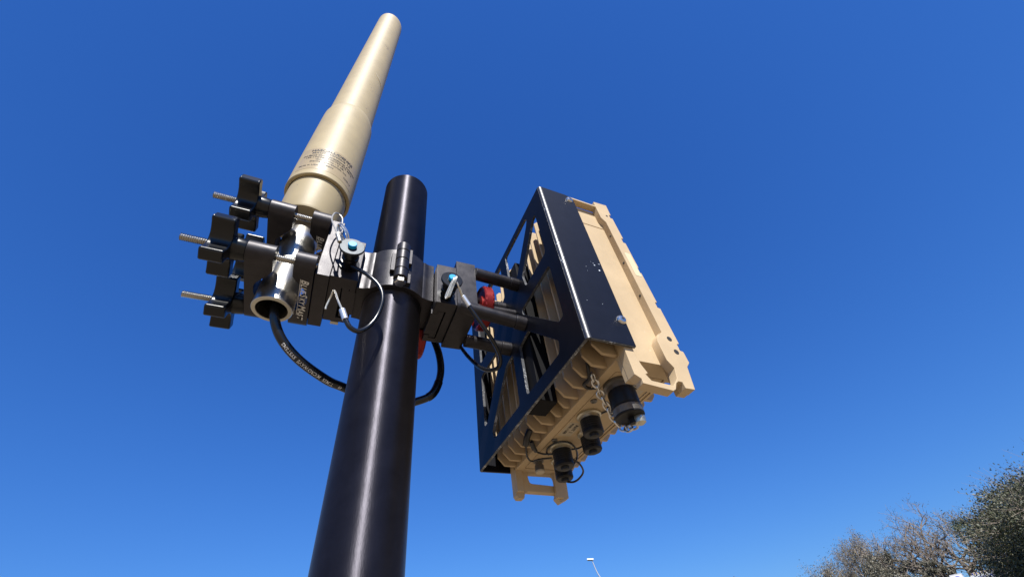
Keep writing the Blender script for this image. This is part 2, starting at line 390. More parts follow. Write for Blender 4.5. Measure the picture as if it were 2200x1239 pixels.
def parking_sign():
    pos = az_el(64.75, 17.8); t = thing('parking_sign', 'white rectangular parking sign with blue round P emblem', 'sign')
    ang = math.radians(64.75); t.matrix_world = Matrix.Translation(pos)@Matrix.Rotation(-ang, 4, 'Z')
    SW = mat('sign_white', (.8, .8, .8), .4); SB = mat('sign_blue', (.02, .10, .62), .4); PG = mat('sign_post_grey', (.35, .36, .37), .5, .6)
    obj('panel', plate(fillet([(-.14, 1.93), (.14, 1.93), (.14, 2.37), (-.14, 2.37)], .02), [], -.002, .002, 'xz'), SW, t)
    obj('border', plate(fillet([(-.133, 1.937), (.133, 1.937), (.133, 2.363), (-.133, 2.363)], .018), [fillet([(-.127, 1.943), (.127, 1.943), (.127, 2.357), (-.127, 2.357)], .014)], -.0032, -.0022, 'xz'), mat('sign_grey_line', (.3, .3, .32), .5), t)
    obj('emblem', plate([(.078*math.cos(2*PI*k/40), 2.245+.078*math.sin(2*PI*k/40)) for k in range(40)], [], -.0036, -.0022, 'xz'), SB, t)
    text_mesh('P', .135, lambda x, y: Vector((x, -.0042, 2.20+y)), SW, 'letter', t, bold=.004)
    obj('arrow_bar', plate([(-.09, 2.04), (.09, 2.04), (.09, 2.07), (-.09, 2.07)], [], -.0036, -.0022, 'xz'), SB, t)
    obj('post', tube([(0, .03, 0), (0, .03, 2.3)], .025, 10, smooth=0), PG, t)
parking_sign()
def kiosk():
    d = 66.; pos = az_el(67.6, d); ang = math.radians(67.6); t = thing('kiosk', 'small teal glass kiosk with white and blue fascia under the oak', 'kiosk')
    t.matrix_world = Matrix.Translation(pos)@Matrix.Rotation(-ang, 4, 'Z')
    TL = mat('teal_glass', (.03, .09, .10), .12, 0, .8); FW = mat('fascia_white', (.75, .76, .78), .5); FB = mat('fascia_blue', (.03, .07, .40), .5); OR = mat('pale_orange', (.75, .62, .42), .6)
    x0, x1 = -2.25, 1.9; y1 = 3.0; zt = 3.95
    for i in range(4):
        a = x0+(x1-x0)*i/4; obj('glass_panel', B(a+.03, a+(x1-x0)/4-.03, .02, .05, .3, zt-.05), TL, t)
    for i in range(5):
        a = x0+(x1-x0)*i/4; obj('mullion', B(a-.028, a+.028, -.01, .06, .1, zt-.03), mat('teal_frame', (.05, .12, .13), .4, .4) if i == 0 else bpy.data.materials['teal_frame'], t)
    obj('base', B(x0, x1, 0, y1, 0, .1), FW, t); obj('rear_wall', B(x0, x1, y1-.08, y1, .1, zt), TL, t)
    obj('fascia', B(x0-.05, x1+.05, -.08, y1+.05, zt, zt+.42), FW, t, .02)
    obj('roof_edge', B(x0+.15, x1+.05, -.06, y1, zt+.425, zt+.60), OR, t, .01)
    random.seed(4)
    for i in range(7): obj('roof_post', B(x0+.20+i*.30, x0+.28+i*.30, -.085, -.062, zt+.425, zt+.60), FB, t)
    bm = bmesh.new(); x = x0+.03
    while x < x1-.1:
        w = random.uniform(.10, .15); h = random.choice((.18, .18, .26))
        box(bm, x, x+.045, -.088, -.082, zt+.08, zt+.08+h)
        k_ = random.choice((0, .13)); box(bm, x+.045, x+w, -.088, -.082, zt+.08+k_, zt+.13+k_)
        x += w+random.uniform(.03, .06)
    o = obj('lettering', bm, FB, t); o['kind'] = 'stuff'
    return t
kiosk()
def wires():
    M = mat('wire_black', (.02, .02, .025), .6)
    for i, (z, lab) in enumerate(((5.15, 'upper'), (4.55, 'middle'), (4.05, 'lower'))):
        a = az_el(60.5, 90, z+.45); b = az_el(75, 90, z+.6); mid = (a+b)/2-Vector((0, 0, .5))
        tag(obj('overhead_wire', tube([a, mid, b], .018, 5), M), '%s of three thin wires crossing above the kiosk' % {'upper': 'top', 'middle': 'middle', 'lower': 'bottom'}[lab], 'wire', 'overhead wires')
wires()

# ================================================================ MAST
t = thing('mast', 'thick black anodised tubular mast rising through the middle', 'mast', (0, 0, 0))
MT = 2.040
obj('tube', lathe([(.0, 0), (.030, 0), (.030, MT-.0022), (.0297, MT-.0010), (.0290, MT), (.0262, MT), (.0258, MT-.001), (.0258, .02), (0, .02)], 128), MAST, t)
obj('foot_plate', B(-.15, .15, -.15, .15, .0, .008), ANO, t, .002)

# ---------------------------------------------------------------- collar on the mast
t = thing('mast_collar', 'black hinged two part collar clamped round the mast', 'clamp', (0, 0, 1.80))
ZB, ZT = .003, .060
def collar_outline():
    R = .0365; p = []
    for k in range(-46, 47, 4): a = math.radians(k-90); p.append((R*math.cos(a), R*math.sin(a)))
    right = [(.0285, -.0252), (.0308, -.0240), (.0335, -.0233), (.0390, -.0230), (.0390, .0235), (.0330, .0240), (.0285, .0256)]
    back = []
    for k in range(-46, 47, 4): a = math.radians(k+90); back.append((R*math.cos(a), R*math.sin(a)))
    left = [(-x, y) for x, y in right][::-1]
    return p+right+back+left
hole = [(.03015*math.cos(2*PI*k/96), .03015*math.sin(2*PI*k/96)) for k in range(96)]
obj('collar_body', plate(collar_outline(), [hole], ZB, ZT, 'xy'), ANO, t, .0006)
for sx, zb in ((1, -.0090), (-1, .0012)):
    rail = [(.0385, -.0172), (.0450, -.0172), (.0450, -.0217), (.0516, -.0217), (.0516, .0217), (.0450, .0217), (.0450, .0172), (.0385, .0172)]
    obj('dovetail_rail', plate([(sx*x, y) for x, y in rail], [], zb, .0485, 'xy'), ANO, t, .0004)
hy = -.0412; hr = .0072
zz = [(.0075, .0195), (.0200, .0345), (.0350, .0485), (.0490, .0610)]
for a, b in zz: obj('hinge_knuckle', cyl(hr, a, b, 'z', (0.0005, hy), 40, .0006), ANO, t)
obj('hinge_leaf', B(-.0105, -.0008, -.0405, -.0345, .0205, .0475), ANO, t, .0005)
obj('hinge_leaf', B(.0012, .0110, -.0405, -.0345, .0055, .0195), ANO, t, .0005)
obj('hinge_leaf', B(.0012, .0110, -.0405, -.0345, .0355, .0590), ANO, t, .0005)
b_ = obj('hinge_bolt', lathe([(0, .0012), (.0050, .0012), (.0057, .0019), (.0057, .0065), (.003, .0074), (0, .0074)], 6, AX((0, 0, 1), (.0005, hy, 0))), STEEL, t)
obj('latch_lug', B(-.012, .012, .036, .050, .012, .050), ANO, t, .001)
# red knob behind the mast
def knurled(R, L, name, parent, xf, bev=.0012, n=96, rows=12):
    bm = bmesh.new(); rings = []
    prof = [(0, 0), (R*.55, 0), (R*.55, .0015), (R*.8, .0015), (R-bev, 0), (R, bev)]
    for r, z in prof[1:]: rings.append([bm.verts.new((r*math.cos(2*PI*i/n), r*math.sin(2*PI*i/n), z)) for i in range(n)])
    for j in range(rows):
        z = bev*1.2+(L-2.4*bev)*(j+.5)/rows
        rings.append([bm.verts.new(((R+(.0008 if (i+j) % 2 else -.0007))*math.cos(2*PI*i/n), (R+(.0008 if (i+j) % 2 else -.0007))*math.sin(2*PI*i/n), z)) for i in range(n)])
    for r, z in ((R, L-bev), (R-bev, L), (R*.8, L)): rings.append([bm.verts.new((r*math.cos(2*PI*i/n), r*math.sin(2*PI*i/n), z)) for i in range(n)])
    for a, b in zip(rings, rings[1:]):
        for i in range(n): bm.faces.new((a[i], a[(i+1) % n], b[(i+1) % n], b[i]))
    bm.faces.new(rings[0][::-1]); bm.faces.new(rings[-1])
    return obj(name, bm, RED, parent, xf=xf, angle=12)
k = knurled(.0245, .0155, 'tightening_knob', t, AX((1, 0, 0), (.0300, .050, .0110)), n=64, rows=6)
k['label'] = 'red knurled knob mostly hidden behind the mast'
obj('tightening_screw', cyl(.004, -.01, .0302, 'x', (.050, .011), 16), STEEL, t)

# ---------------------------------------------------------------- antenna clamp (left)
LF = Matrix.Translation((-.1071, -.0005, 1.8087))@Matrix.Rotation(math.radians(2.29), 4, 'Z')
t = thing('antenna_clamp', 'black double jaw clamp holding the tan antenna left of the mast', 'clamp', mtx=LF)
D, RJ, H = .0370, .0107, .068
def jaw(xo, xin_boss, z0, side):
    """stadium in YZ, inner face carved to a notch round the tube"""
    ys = []; 
    for k in range(0, 9): ys.append(-D-RJ*math.cos(k/8*PI/2))
    ys += [-.0285, -.0275, -.0225, -.018, -.0135, -.009, -.0045, 0, .0045, .009, .0135, .018, .0225, .0275, .0285]
    for k in range(0, 9): ys.append(D+RJ*math.sin(k/8*PI/2))
    bm = bmesh.new(); rows = []
    for y in ys:
        ay = abs(y); h = RJ if ay < D else math.sqrt(max(RJ*RJ-(ay-D)**2, 1e-10))
        if ay > .028: xi = xin_boss
        else: 
            vee = max(.0, .0265-ay)*.78
            xi = xin_boss - side*0 - (1 if side < 0 else -1)*min(vee, abs(.0150))
        rows.append([bm.verts.new((xo, y, z0-h)), bm.verts.new((xo, y, z0+h)), bm.verts.new((xi, y, z0+h)), bm.verts.new((xi, y, z0-h))])
    for a, b in zip(rows, rows[1:]):
        for i in range(4): bm.faces.new((a[i], a[(i+1) % 4], b[(i+1) % 4], b[i]))
    bm.faces.new(rows[0]); bm.faces.new(rows[-1][::-1])
    bmesh.ops.remove_doubles(bm, verts=bm.verts, dist=1e-6)
    return bm
for i, z0 in enumerate((0, H)):
    ll, rl = ('lower outer jaw', 'lower jaw with full printed wordmark') if i == 0 else ('upper outer jaw', 'upper jaw with half hidden wordmark')
    j1 = obj('jaw', jaw(-.0294, -.0066, z0, -1), ANO, t, .0004); j1['label'] = ll
    j2 = obj('jaw', jaw(.0279, .0102, z0, 1), ANO, t, .0004); j2['label'] = rl
    f = lambda x, y, zz=z0: Vector((.0212+y, -.0262+x, zz-RJ-.00012))
    # wordmark under the jaw: small capitals in a slanted face
    def shear(ox, oy, s):
        return lambda x, y, zz=z0: Vector((oy+y, ox+x+y*.25, zz-RJ-.00015))
    xcur = -.0262
    for word in ('Blue', 'Sky', ' Mast'):
        for q, ch in enumerate(word):
            if ch == ' ': xcur += .0014; continue
            big = ch.isupper(); sz = .0094 if big else .0074
            w = {'B': .0060, 'l': .0041, 'u': .0049, 'e': .0044, 'S': .0057, 'k': .0049, 'y': .0047, 'M': .0078, 'a': .0050, 's': .0045, 't': .0043}[ch]
            o = text_mesh(ch.upper(), sz, shear(xcur, .0185, sz), WHT, 'letter', j2, bold=.00016, align='LEFT'); xcur += w
    o = text_mesh('elevating solutions', .0046, lambda x, y, zz=z0: Vector((.0126+y, -.0080+x, zz-RJ-.00015)), WHT, 'tagline', j2, bold=.00006, align='LEFT')
    obj('underline', B(.0173, .0177, -.0262, .0258, z0-RJ-.0002, z0-RJ-.00005), WHT, j2)
def bolt(x0, x1, y, z):
    """threaded stud along x: real ridges"""
    pitch = .0016; r0, r1 = .0026, .0035; bm = bmesh.new(); prof = [(0, x0), (r0*.8, x0), (r1, x0+.0008)]; x = x0+.0008
    while x < x1:
        prof += [(r0, x+pitch*.5), (r1, x+pitch)]; x += pitch
    prof += [(0, x)]
    return lathe(prof, 20, AX((1, 0, 0), (0, y, z)))
def star(R=.0280, L=.020, rot=PI/4, xf=None):
    """four lobed star knob, axis x"""
    bm = bmesh.new(); n = 4; prof = []
    w = .0062
    for k in range(n):
        a = rot+k*2*PI/n; ca, sa = math.cos(a), math.sin(a)
        prof += [(R-.0016, -w), (R, -w+.0022), (R, w-.0022), (R-.0016, w)] and [((r*ca-s*sa), (r*sa+s*ca)) for r, s in ((R-.0016, -w), (R, -w+.0022), (R, w-.0022), (R-.0016, w))]
        # concave scallop to the next lobe
        a2 = rot+(k+1)*2*PI/n; p0 = Vector(((R-.0016)*ca-w*sa, (R-.0016)*sa+w*ca)); p1 = Vector(((R-.0016)*math.cos(a2)+w*math.sin(a2), (R-.0016)*math.sin(a2)-w*math.cos(a2)))
        am = rot+(k+.5)*2*PI/n; mid = Vector((math.cos(am), math.sin(am)))*.0122; c = 2*mid-(p0+p1)/2
        for q in range(1, 10): s = q/10; prof.append(tuple(p0*(1-s)**2+c*2*s*(1-s)+p1*s*s))
    return plate(prof, [], -L/2, L/2, 'yz')
for i, (yb, zb, tip, rot, lab) in enumerate(((-D, 0, -.0805, 68, 'front knob of the lower jaw'), (D, 0, -.0849, 64, 'rear knob of the lower jaw'), (-D, H, -.0797, -12, 'front knob of the upper jaw'), (D, H, -.080, 20, 'rear knob of the upper jaw'))):
    obj('clamp_bolt', bolt(tip, .0282, yb, zb), STEEL, t)
    kx = -.0500
    k = obj('star_knob', star(rot=math.radians(rot), L=.0178), PLAS, t, .0024, 4, Matrix.Translation((kx+.001, yb, zb))); k['label'] = lab
    obj('knob_stem', lathe([(0, -.0425), (.0112, -.0425), (.0108, -.037), (.0100, -.0312), (.0096, -.0300), (0, -.0300)], 40, AX((1, 0, 0), (0, yb, zb))), PLAS, t)
# adapter block between clamp and collar
obj('tall_block', B(.0287, .0415, -.0365, .0400, -.0095, .0775), ANO, t, .0005)
def slot_block(x0, x1, y0, y1, z0, z1, side):
    # block with a T slot (gap .5 mm round the rail), side=+1: slot opens to +x
    g = .0005; X = lambda v: v if side > 0 else -v
    pts = [(x0, y0), (x1, y0), (x1, -.0175-g), (x1-.0060+g, -.0175-g), (x1-.0060+g, -.0220-g), (x1-.0128-g, -.0220-g), (x1-.0128-g, .0220+g), (x1-.0060+g, .0220+g), (x1-.0060+g, .0175+g), (x1, .0175+g), (x1, y1), (x0, y1)]
    return plate(pts, [], z0, z1, 'xy')
obj('dovetail_block', slot_block(.0418, .0672, -.0365, .0290, -.0080, .0525, 1), ANO, t, .0005)
obj('latch_tab', B(.050, .058, .0295, .0335, -.0085, -.0065), RAW, t, .0002)

# ---------------------------------------------------------------- antenna
AB = Vector((-.1075, 0, 1.7775))
t = thing('antenna', 'long tan stepped whip antenna rising from the left clamp', 'antenna', AB)
ZW = 1.9665-AB.z
ZTOP = 2.918-AB.z
obj('upper_radome', lathe([(0, ZW+.225), (.0347, ZW+.225), (.0345, ZW+.30), (.0330, ZTOP-.02), (.0327, ZTOP-.008), (.0312, ZTOP-.0022), (.0285, ZTOP-.0002), (0, ZTOP)], 96), ANT, t)
lr = obj('lower_radome', lathe([(.0345, ZW), (.0375, ZW+.0002), (.0382, ZW+.0012), (.0384, ZW+.05), (.0381, ZW+.214), (.0378, ZW+.2225), (.0368, ZW+.2290), (.0352, ZW+.2350), (.0346, ZW+.2375), (.0, ZW+.2375), (0, ZW+.02), (.0345, ZW+.02)], 128, closed=True), ANT, t)
sc = []
for k in range(9):
    a = math.radians(28+k*5.5); zz_ = 2.395-AB.z-k*.0028; sc.append(Vector((.0345*math.sin(a), -.0345*math.cos(a), zz_)))
obj('scuff_mark', tube(sc, .0006, 6, smooth=0, rf=lambda q: .0003+.0012*math.sin(q*PI)), mat('scuff_pale', (.55, .50, .38), .5), t)
obj('base_plug', lathe([(0, ZW-.063), (.026, ZW-.063), (.0325, ZW-.061), (.0335, ZW-.058), (.0337, ZW+.019), (0, ZW+.019)], 96), ANT, t)
obj('socket_tube', lathe([(.0137, 0), (.0170, 0), (.0175, .0005), (.0175, .045), (.0168, .047), (.0168, .086), (.0175, .088), (.0175, .112), (.0150, .118), (.0150, .150), (.0137, .150), (.0137, .0001)], 80), TUBE, t)
obj('tube_rim', lathe([(.0139, -.0003), (.0169, -.0003), (.0172, .0001), (.0137, .0001)], 80, closed=True), RAW, t)
# label film and print wrapped round the lower radome
def wrap(a0, z0, R=.03855):
    return lambda x, y: Vector((R*math.sin(a0+x/R), -R*math.cos(a0+x/R), z0+y))
bm = bmesh.new(); n = 24; R = .03842; pv = None
for i in range(n+1):
    a = -.86+i/n*1.98; row = [bm.verts.new((R*math.sin(a), -R*math.cos(a), ZW+z)) for z in (.011, .066)]
    if pv: bm.faces.new((pv[0], row[0], row[1], pv[1]))
    pv = row
obj('label', bm, CLR, t)
rows = [('HASCALL/DENKE', .0072, .0565, .0003), ('MAOP150/450/8 1A', .0062, .0500, .0001), ('Tri-Band Omnidirectional Antenna', .0052, .0440, .00015), ('136-174/380-520/760-870 MHz', .0050, .0386, .00008),
        ('Gain: Unity - 2 dBi', .0048, .0332, .00005), ('Denke Laboratories, Inc.', .0048, .0280, .00008)]
for s, sz, z, bo in rows:
    text_mesh(s, sz, wrap(.16, ZW+z), INK, 'printed_line', t, bold=bo)
text_mesh('Made in USA', .0046, wrap(-.46, ZW+.0185), INK, 'printed_line', t, bold=.00005)
text_mesh('08804', .0046, wrap(.16, ZW+.0215), INK, 'printed_line', t, bold=.00005)
text_mesh('720514', .0046, wrap(.86, ZW+.0185), INK, 'printed_line', t, bold=.00003)

# ---------------------------------------------------------------- feed cable
cp = [(-105, 1.5, 1830), (-105.6, 1.8, 1800), (-105.0, 2.0, 1777), (-94.6, 8.0, 1755), (-75.4, 20.0, 1740.5), (-48.8, 38.0, 1733.6), (-32.0, 50.0, 1734.5), (-2.0, 62.0, 1730.9), (27.3, 66.0, 1730.8), (44.4, 66.0, 1735.9), (61.2, 62.0, 1745.2), (68.9, 60.0, 1769.4), (67.5, 60.0, 1795.7), (58.5, 58.0, 1821.1), (44, 56.0, 1850), (20, 54, 1862)]
cp = [Vector(p)*mm for p in cp]; path = catmull(cp, 14)
o = tag(obj('coax_cable', tube(path, .0043, 20, smooth=0), SHE), 'black coaxial cable drooping from the antenna socket behind the mast', 'cable')
T_, N_ = frames(path); acc = [0]
for a, b in zip(path, path[1:]): acc.append(acc[-1]+(b-a).length)
cam_p = Vector((-.031, -.3285, 1.5))
def on_cable(s0, R, roll):
    def fn(x, y):
        s = s0-x
        i = max(0, min(len(acc)-2, next((k for k in range(len(acc)-1) if acc[k+1] >= s), len(acc)-2)))
        f = (s-acc[i])/(acc[i+1]-acc[i]); p = path[i].lerp(path[i+1], f); tt = T_[i]
        side = Vector((0, -.55, -1)); side = (side-tt*side.dot(tt)).normalized(); b = tt.cross(side)
        an = roll+y/R; return p+R*(side*math.cos(an)+b*math.sin(an)) 
    return fn
s_exit = next(acc[k] for k in range(len(path)) if path[k].z < 1.776)
for body, s0 in (('TIMES  MICROWAVE  SYSTEMS', s_exit+.0905), ('49', s_exit+.101)):
    text_mesh(body, .0042, on_cable(s0, .00442, -.45), WHT, 'jacket_print', o, bold=.0001, align='LEFT', spacing=1.05)
obj('splice_band', tube([path[acc.index(x)] for x in acc if s_exit+.196 < x < s_exit+.222] or [path[0], path[1]], .0049, 20, smooth=0), PLAS, o)

# ---------------------------------------------------------------- quick release pins
def pin(name_label, loc, head_mt, R, with_hole, tilt=0):
    M0 = Matrix.Translation(loc)@AX((0, 1, 0))@Matrix.Rotation(0, 4, 'Z')       # local z -> +y, away from camera
    if tilt: M0 = Matrix.Translation(loc)@Matrix.Rotation(tilt, 4, 'Z')@AX((0, 1, 0))
    t = thing('quick_release_pin', name_label, 'pin', mtx=M0, group='quick release pins')
    seg = 56; bm = lathe([(0, 0), (R-.0006, 0), (R, .0006), (R, .0022), (R-.0006, .0028), (0, .0028)], seg)
    obj('head', bm, head_mt, t)
    obj('button', lathe([(0, -.0036), (.0036, -.0036), (.0041, -.0031), (.0041, .0), (0, .0)], 32), BLUE, t)
    obj('collar', lathe([(0, .0029), (.0078, .0029), (.0078, .0095), (.0070, .0100), (.0070, .0125), (.0080, .0130), (.0080, .0160), (.0066, .0165), (.0066, .0225), (.0096, .0228), (.0098, .0262), (0, .0262)], 48), PLAS, t)
    obj('shank', lathe([(0, .0263), (.004, .0263), (.004, .045), (0, .046)], 24), STEEL, t)
    return t
DISC = mat('brushed_disc', (.045, .050, .056), .50, .85, .5, .1, 40, .35, 260)
pin('silver headed quick release pin with blue button left of the mast', (-.0497, -.0600, 1.8205), DISC, .0117, 1)
pin('black headed quick release pin with blue button right of the mast', (.0497, -.0590, 1.8035), PLAS, .0112, 0)

def mmv(l): return [Vector(p)*mm for p in l]
t = thing('safety_lanyard', 'black lanyard looped in front of the mast from the silver headed pin', 'lanyard', (0, 0, 0), group='pin lanyards')
obj('cord', tube(mmv([(-46.3, -42.0, 1812.1), (-39.2, -46.0, 1804.5), (-29.9, -50.0, 1795.0), (-18.8, -52.0, 1781.2), (-14.2, -52.0, 1765.9), (-16.0, -50.0, 1748.4), (-21.6, -50.0, 1733.8), (-29.2, -52.0, 1725.0), (-36.1, -54.0, 1726.0), (-41.0, -55.0, 1732.7)]), .00205, 14), SHE, t)
obj('ferrule', tube(mmv([(-41.0, -55.0, 1732.7), (-45.3, -56.0, 1742.2)]), .0026, 14, smooth=0), FERR, t, .0004)
obj('wire', tube(mmv([(-45.1, -56.0, 1741.8), (-50.1, -56.0, 1751.5), (-55.4, -52.0, 1765.9), (-57.3, -46.0, 1762.9), (-58.9, -43.0, 1755.5), (-59.0, -42.0, 1752.0)]), .0009, 8), WIRE, t)
obj('wire', tube(mmv([(-63.6, -60.0, 1827.9), (-67.8, -60.0, 1839.2), (-74.8, -58.0, 1857.3), (-74.7, -56.0, 1871.9), (-71.2, -52.0, 1877.4), (-66.6, -52.0, 1871.4), (-64.7, -54.0, 1857.2), (-63.9, -57.0, 1840.8), (-63.2, -60.0, 1829.5)]), .0008, 8), WIRE, t)
obj('sleeve', tube(mmv([(-65.6, -60.2, 1834.2), (-61.5, -60.2, 1822.8)]), .0021, 12, smooth=0), WIRE, t, .0003)
rg = mmv([(-55.2, -57.0, 1830.6), (-58.4, -60.5, 1837.5), (-63.7, -61.0, 1845.5), (-67.5, -59.0, 1850.6), (-67.0, -56.0, 1845.7), (-61.5, -54.0, 1836.3), (-57.0, -53.0, 1830.8)])
obj('split_ring', tube(rg, .0009, 8), STEEL, t)
obj('split_ring', tube([p+Vector((.0014, -.0006, .0012)) for p in rg], .0008, 8), STEEL, t)
t = thing('safety_lanyard', 'black lanyard hanging from the black headed pin below the arms', 'lanyard', (0, 0, 0), group='pin lanyards')
obj('cord', tube(mmv([(69.5, -50.0, 1779.0), (76.5, -48.0, 1769.0), (86.9, -44.0, 1757.4), (98.8, -36.0, 1747.5), (108.1, -26.0, 1738.5), (108.5, -18.0, 1732.8), (103.3, -8.0, 1734.9), (95.7, 2.0, 1744.6), (88.6, 14.0, 1764.7), (84.9, 26.0, 1785.2), (82.5, 30.0, 1796.6)]), .0021, 14), SHE, t)
obj('ferrule', tube(mmv([(62.3, -52.2, 1788.7), (69.8, -49.9, 1778.6)]), .0028, 14, smooth=0), FERR, t, .0004)
obj('wire', tube(mmv([(51.2, -62.0, 1802.2), (56.5, -58.0, 1796.9), (62.9, -52.0, 1787.9)]), .0009, 8), WIRE, t)
obj('wire', tube(mmv([(51.6, -62.5, 1801.2), (55.6, -60, 1793.9), (61.3, -53.0, 1786.9)]), .0009, 8), WIRE, t)
for dx in (0, .0017, -.0015):
    obj('wire', tube([p+Vector((dx, 0, dx)) for p in mmv([(51.1, -63.0, 1803.4), (51.1, -64.5, 1799), (48.6, -61.0, 1789.9), (46.0, -57.5, 1780.3), (45.0, -56.5, 1778.3), (44.8, -57.0, 1781.3), (47.4, -60.0, 1790.7), (50.4, -63.0, 1799.4)])], .0007, 8), WIRE, t)

# ================================================================ RADIO BRACKET
t = thing('radio_bracket', 'black arm and open truss cage carrying the tan radio', 'bracket', (.04, 0, 1.80))
def WB(name, bm, mt, bevel=0, lab=None, seg=2, parent=None):
    o = obj(name, bm, mt, parent or t, bevel, seg); 
    if not parent: o.matrix_basis = Matrix.Translation((-.04, 0, -1.80))
    if lab: o['label'] = lab
    return o
# C block on the collar rail (slot opens to -x)
bmx = slot_block(.0, .0222, -.0362, .0290, 0, .0590, 1)
bmesh.ops.transform(bmx, matrix=Matrix.Translation((.0617, 0, 1.7905))@Matrix.Diagonal((-1, 1, 1, 1)), verts=bmx.verts)
WB('dovetail_block', bmx, ANO, .0005)
def tall():
    y0, y1, z0, z1, R = -.0362, .0315, 1.7872, 1.8618, .0085; p = [(y0, z1)]
    for k in range(9): a = PI+k/8*PI/2; p.append((y0+R+R*math.cos(a), z0+R+R*math.sin(a)))
    p += [(y1, z0), (y1, z1)]; return plate(p, [], .0620, .0845, 'yz')
WB('tall_block', tall(), ANO, .0005)
# four stand-off tubes
O = Vector((.14136011, -.12428987, 1.69426119)); Mr = Matrix(((.99963072, -.0242098, .01234169), (.02397886, .99954074, .01852877), (-.0127846, -.01822599, .99975215)))
BF = Mr.to_4x4(); BF.translation = O
def P(a, b, c): return BF@Vector((a*mm, b*mm, c*mm))
for st, en in (((.0843, -.0340, 1.8490), (0, 93, 158)), ((.066, -.0300, 1.7955), (0, 92, 93)), ((.0843, .0123, 1.7860), (0, 135, 91)), ((.0843, .0130, 1.8500), (0, 136, 158))):
    a = Vector(st); b = P(*en); d = (b-a).normalized()
    bm = tube([a, b-d*.012], .0074, 28, smooth=0); WB('arm_tube', bm, ANO, .0005)
    WB('tube_end', tube([b-d*.0118, b+d*.0005], .0079, 28, smooth=0), ANO, .0006)
kk = knurled(.0258, .0115, 'clamp_knob', t, Matrix.Translation((-.04, 0, -1.80))@AX((1, 0, 0), (.0945, -.0105, 1.8180)), n=56, rows=6)
kk['label'] = 'big red knurled knob between the arm tubes'
WB('knob_screw', cyl(.0055, .0846, .142, 'x', (-.0105, 1.8180), 24), ANO)
# cage plate
def cage(name, bm, mt, bevel=0, lab=None, parent=None, seg=2, kind=None):
    if isinstance(bm, bmesh.types.BMesh): bmesh.ops.scale(bm, vec=(mm, mm, mm), verts=bm.verts)
    o = obj(name, bm, mt, parent or t, bevel, seg)
    if not parent: o.matrix_basis = Matrix.Translation((-.04, 0, -1.80))@BF
    if lab: o['label'] = lab
    return o
WP, HP = 256, 245
holes = [
 [(112, 235), (112, 174), (92, 167), (46, 219), (41, 228), (46, 235)],
 [(22, 137), (74, 137), (78, 158), (30, 212), (22, 212)],
 [(22, 43), (31, 43), (92, 108), (92, 116), (22, 116)],
 [(112, 15), (112, 76), (88, 80), (38, 26), (42, 15)],
 [(130, 15), (130, 80), (150, 78), (206, 26), (203, 15)],
 [(228, 43), (220, 43), (162, 103), (160, 116), (228, 116)],
 [(228, 137), (176, 137), (170, 152), (221, 212), (228, 212)],
 [(130, 235), (130, 174), (147, 167), (205, 226), (203, 235)]]
WALL = mat('worn_and_sunlit_edge', (.075, .078, .085), .5, .3, .5, .45, 160, .3, 600, None, chips=(1.12, 500, (.30, .31, .32)))  # worn metal on the rims; on cutout walls the lighter tone paints in sunlight
fp_ = cage('face_plate', plate(fillet([(3, 0), (WP-3, 0), (WP-3, HP), (3, HP)], .5, 2), [fillet(h, 5) for h in holes], 0, 3.2, 'yz'), POWN, .0006)
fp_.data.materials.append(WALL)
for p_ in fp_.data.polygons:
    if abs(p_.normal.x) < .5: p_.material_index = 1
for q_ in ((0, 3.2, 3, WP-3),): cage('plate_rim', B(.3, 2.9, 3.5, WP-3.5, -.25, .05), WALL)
def bent_flange(bs, s):
    """flange with the rounded bend, section in the a-b plane extruded along c; s=+1 for the near side"""
    R = 4.2; sec = []
    for k in range(9): q = k/8*PI/2; sec.append((R-R*math.cos(q), R-R*math.sin(q)))
    sec = [(0, R+.2)] + sec + [(49.5, 0), (49.5, 3.0)] + [(R+.8-(R-2.9)*math.sin(q), R-(R-2.9)*math.cos(q)+0) for q in (0,)] + [(3.2, R+.2)]
    return [(x, bs+s*y) for x, y in sec]
def corner_cut(bm, s):
    # round the free top corner of the flange
    for v in bm.verts:
        if v.co.x > 49 and v.co.z > HP-1: v.co.z -= 0
    return bm
def flange(bs, s):
    R = 4.2; cs = [(0, 0), (49.5, 0), (49.5, HP-9), (47.5, HP-4), (43, HP-.8), (38, HP), (0, HP)]
    bm = bmesh.new(); N = 9
    # flat part as polygon a>R
    poly = [(R, 0), (49.5, 0), (49.5, HP-9), (47.5, HP-4), (43, HP-.8), (38, HP), (R, HP)]
    fl = plate(poly, [], bs, bs+s*3.0, 'xz')
    # bend: quarter tube
    bd = bmesh.new(); ro = []; ri = []
    for k in range(N):
        q = k/(N-1)*PI/2; ca, sa = math.cos(q), math.sin(q)
        for lst, rad in ((ro, R), (ri, R-3.0)):
            lst.append([bd.verts.new((R-rad*ca, bs+s*(R-rad*sa), z)) for z in (0, HP)])
    for a, b in zip(ro, ro[1:]): bd.faces.new((a[0], b[0], b[1], a[1]))
    for a, b in zip(ri, ri[1:]): bd.faces.new((a[0], a[1], b[1], b[0]))
    for e in (0, 1):
        for k in range(N-1): bd.faces.new((ro[k][e], ri[k][e], ri[k+1][e], ro[k+1][e]))
    return fl, bd
fl, bd = flange(0, 1)
cage('side_flange', fl, POWD, .0005, 'near side flange with scratches and two screws')
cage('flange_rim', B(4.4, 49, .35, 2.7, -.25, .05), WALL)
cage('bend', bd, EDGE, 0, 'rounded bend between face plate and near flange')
fl, bd = flange(WP, -1)
cage('side_flange', fl, POWD, .0005, 'far side flange'); cage('bend', bd, EDGE)
